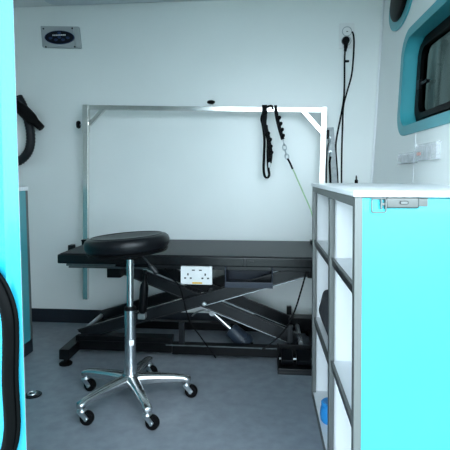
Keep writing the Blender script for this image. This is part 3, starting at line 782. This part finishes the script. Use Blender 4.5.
# ------------------------------------------------------------------ wall sockets, plug, leads on the back wall
o0, o1 = U(339, 48.8, YB), U(354.3, 23.2, YB)
ws = thing('wall_socket', ((o0.x + o1.x) / 2, YB, (o0.z + o1.z) / 2), 'white upright double wall socket high on the back wall', 'socket')
mb = MB(); mb.prism(rrect(o0.x, o1.x, o0.z, o1.z, .006, 4), back, YB - .010, YB, .002); mb.build('plate', M_plast, ws)
for (px, py) in ((347, 31.5), (346.2, 41)):
    c = U(px, py, YB - .01); mb = MB(); mb.ring(ellipse(c.x, c.z, .028, .028, 28), ellipse(c.x, c.z, .024, .024, 28), back, YB - .013, YB - .009); k = mb.build('socket_rim', M_gplast, ws)
    mb = MB(); mb.box(c.x - .004, c.x + .006, YB - .0108, YB - .009, c.z - .002, c.z + .002, 0); mb.build('pin_holes', M_dark, k)
pg = U(346, 40.2, YB - .03)
pk = thing('power_plug', (pg.x, YB - .012, pg.z), 'black round power plug with lead in the lower outlet of the wall socket', 'plug')
mb = MB(); mb.lathe([(0, 0), (.019, 0), (.021, .004), (.021, .022), (.017, .030), (0, .032)], (pg.x, YB - .0095, pg.z), (0, -1, 0), 28)
mb.tube([(pg.x, YB - .026, pg.z - .010), (pg.x, YB - .028, pg.z - .03), (pg.x - .004, YB - .028, pg.z - .062)], [.013, .011, .008, .007], 12, smooth=4); mb.build('plug_body', M_rubber, pk)
mb = MB(); mb.tube([U(x, y, yy) for x, y, yy in ((345.2, 49, YB - .028), (344.6, 60, YB - .02), (344.4, 85, YB - .012), (343.6, 100, YB - .022), (340.5, 118, YB - .022), (336.6, 138, YB - .012), (335.8, 150, YB - .008), (336.8, 165, YB - .006), (338, 190, YB - .004), (338.5, 240, YB - .004))], .0046, 10, smooth=8); mb.build('lead', M_rubber, pk)
mb = MB(); t_ = U(344.6, 61, YB - .016); mb.box(t_.x - .003, t_.x + .025, YB - .02, YB - .008, t_.z - .007, t_.z + .005, .003); mb.build('cable_tie', M_rubber, pk)
mb = MB(); mb.tube([U(x, y, yy) for x, y, yy in ((352.2, 32, YB - .012), (353.3, 34.5, YB - .026), (354, 42, YB - .02), (353.2, 60, YB - .008), (351.4, 76, YB - .008), (347, 92, YB - .008), (343.5, 106, YB - .008), (342.6, 125, YB - .008), (341.8, 150, YB - .008), (341.5, 185, YB - .008), (342.5, 240, YB - .008))], .0046, 10, smooth=8)
cl2 = tag(mb.build('wall_lead', M_rubber), 'black lead running from the right side of the wall socket down the wall', 'cord')

# grey rail behind the right upright with hanging leads
yr = YB - .006
ra, rb = U(330.2, 127.5, yr), U(335.2, 200, yr)
rl = thing('wall_rail', (ra.x, YB, ra.z), 'narrow grey metal rail on the back wall behind the right upright', 'rail')
mb = MB(); mb.bar(Vector((ra.x, YB - .006, ra.z)), Vector((rb.x, YB - .006, rb.z)), .038, .012, .002, up=(0, 1, 0)); rlb = mb.build('rail_strip', M_wrail, rl)
for (px, py) in ((329.3, 140), (330.5, 154)):
    p = U(px, py, yr - .01); mb = MB(); mb.tube([Vector((p.x, YB - .010, p.z + .012)), Vector((p.x, YB - .034, p.z + .004)), Vector((p.x, YB - .040, p.z - .008)), Vector((p.x, YB - .032, p.z - .016))], .005, 8, smooth=5); mb.cyl(Vector((p.x, YB - .016, p.z + .012)), Vector((p.x, YB - .008, p.z + .012)), .009, seg=14); mb.build('hook', M_zinc, rl)
mb = MB(); p = U(329.2, 133, yr); mb.box(p.x - .016, p.x - .001, YB - .024, YB - .011, p.z - .035, p.z + .018, .003); mb.build('clip_block', M_black, rl)
for k, (pts, lab) in enumerate(((((328.6, 143), (327.2, 152), (326.6, 168), (326.4, 190), (326.4, 240)), 'thin black lead nearest the right upright, hanging from the grey wall rail'),
                                (((330.4, 157), (329.6, 163), (330.2, 175), (330.6, 190), (331, 240)), 'thick black lead down the middle of the grey wall rail'))):
    rr = (.0035, .0062)[k]
    mb = MB(); mb.tube([U(x, y, YB - .012 - rr - .022 * (i == 0) - .006) for i, (x, y) in enumerate(pts)], rr, 10, smooth=8)
    tag(mb.build('hanging_lead', M_rubber), lab, 'cord')

# clear acrylic holders on the right wall
def holder(y0, y1, z0, z1, label, tabs):
    h = thing('acrylic_holder', rw((y0 + y1) / 2, (z0 + z1) / 2, 0), label, 'holder')
    mb = MB(); t = .003
    mb.prism([(y0, z0), (y1, z0), (y1, z1), (y0, z1)], rw, -.004, -.0005)
    mb.prism([(y0, z0), (y1, z0), (y1, z0 + t), (y0, z0 + t)], rw, -.016, -.004)
    mb.prism([(y0, z0 + t), (y0 + t, z0 + t), (y0 + t, z1), (y0, z1)], rw, -.016, -.004); mb.prism([(y1 - t, z0 + t), (y1, z0 + t), (y1, z1), (y1 - t, z1)], rw, -.016, -.004)
    mb.prism([(y0, z0), (y1, z0), (y1, z1 - .01), (y0, z1 - .01)], rw, -.018, -.016)
    for k in tabs:
        yy = y0 + (y1 - y0) * k; mb.prism([(yy, z0 + t), (yy + t, z0 + t), (yy + t, z1 - .012), (yy, z1 - .012)], rw, -.016, -.004)
    mb.build('tray', M_clear, h); return h
holder(1.885, 2.10, .948, .995, 'lower clear acrylic holder on the right wall, farther from the camera', (.35, .7))
h2 = holder(1.645, 1.872, .955, 1.021, 'upper clear acrylic holder on the right wall, under the window', (.2, .4, .6, .8))
mb = MB(); mb.prism([(1.80, .975), (1.84, .975), (1.84, .987), (1.80, .987)], rw, -.0195, -.018); mb.build('pink_tab', mat('pink tab', (.75, .42, .38), .5), h2)

# ------------------------------------------------------------------ light
w = bpy.data.worlds.new('sky'); scn.world = w; w.use_nodes = True
nt = w.node_tree; bg = nt.nodes['Background']
tc = nt.nodes.new('ShaderNodeTexCoord'); sp = nt.nodes.new('ShaderNodeSeparateXYZ'); cr = nt.nodes.new('ShaderNodeValToRGB')
cr.color_ramp.elements[0].position = 0.34; cr.color_ramp.elements[0].color = (.72, .88, .985, 1)
cr.color_ramp.elements[1].position = 0.72; cr.color_ramp.elements[1].color = (.20, .27, .33, 1)
nt.links.new(tc.outputs['Generated'], sp.inputs[0]); nt.links.new(sp.outputs['Z'], cr.inputs['Fac']); nt.links.new(cr.outputs['Color'], bg.inputs['Color'])
bg.inputs['Strength'].default_value = 3.4
sd = bpy.data.lights.new('sun', 'SUN'); sd.energy = 0.2; sd.angle = R(25); sd.color = (1, .97, .92)
so_ = bpy.data.objects.new('sun', sd); COL.objects.link(so_)
so_.rotation_euler = Vector((-.35, 1, -1.0)).to_track_quat('-Z', 'Y').to_euler()

vs = scn.view_settings
vs.view_transform = 'Standard'; vs.look = 'None'; vs.gamma = 1; vs.use_curve_mapping = False
vs.exposure = 1.45
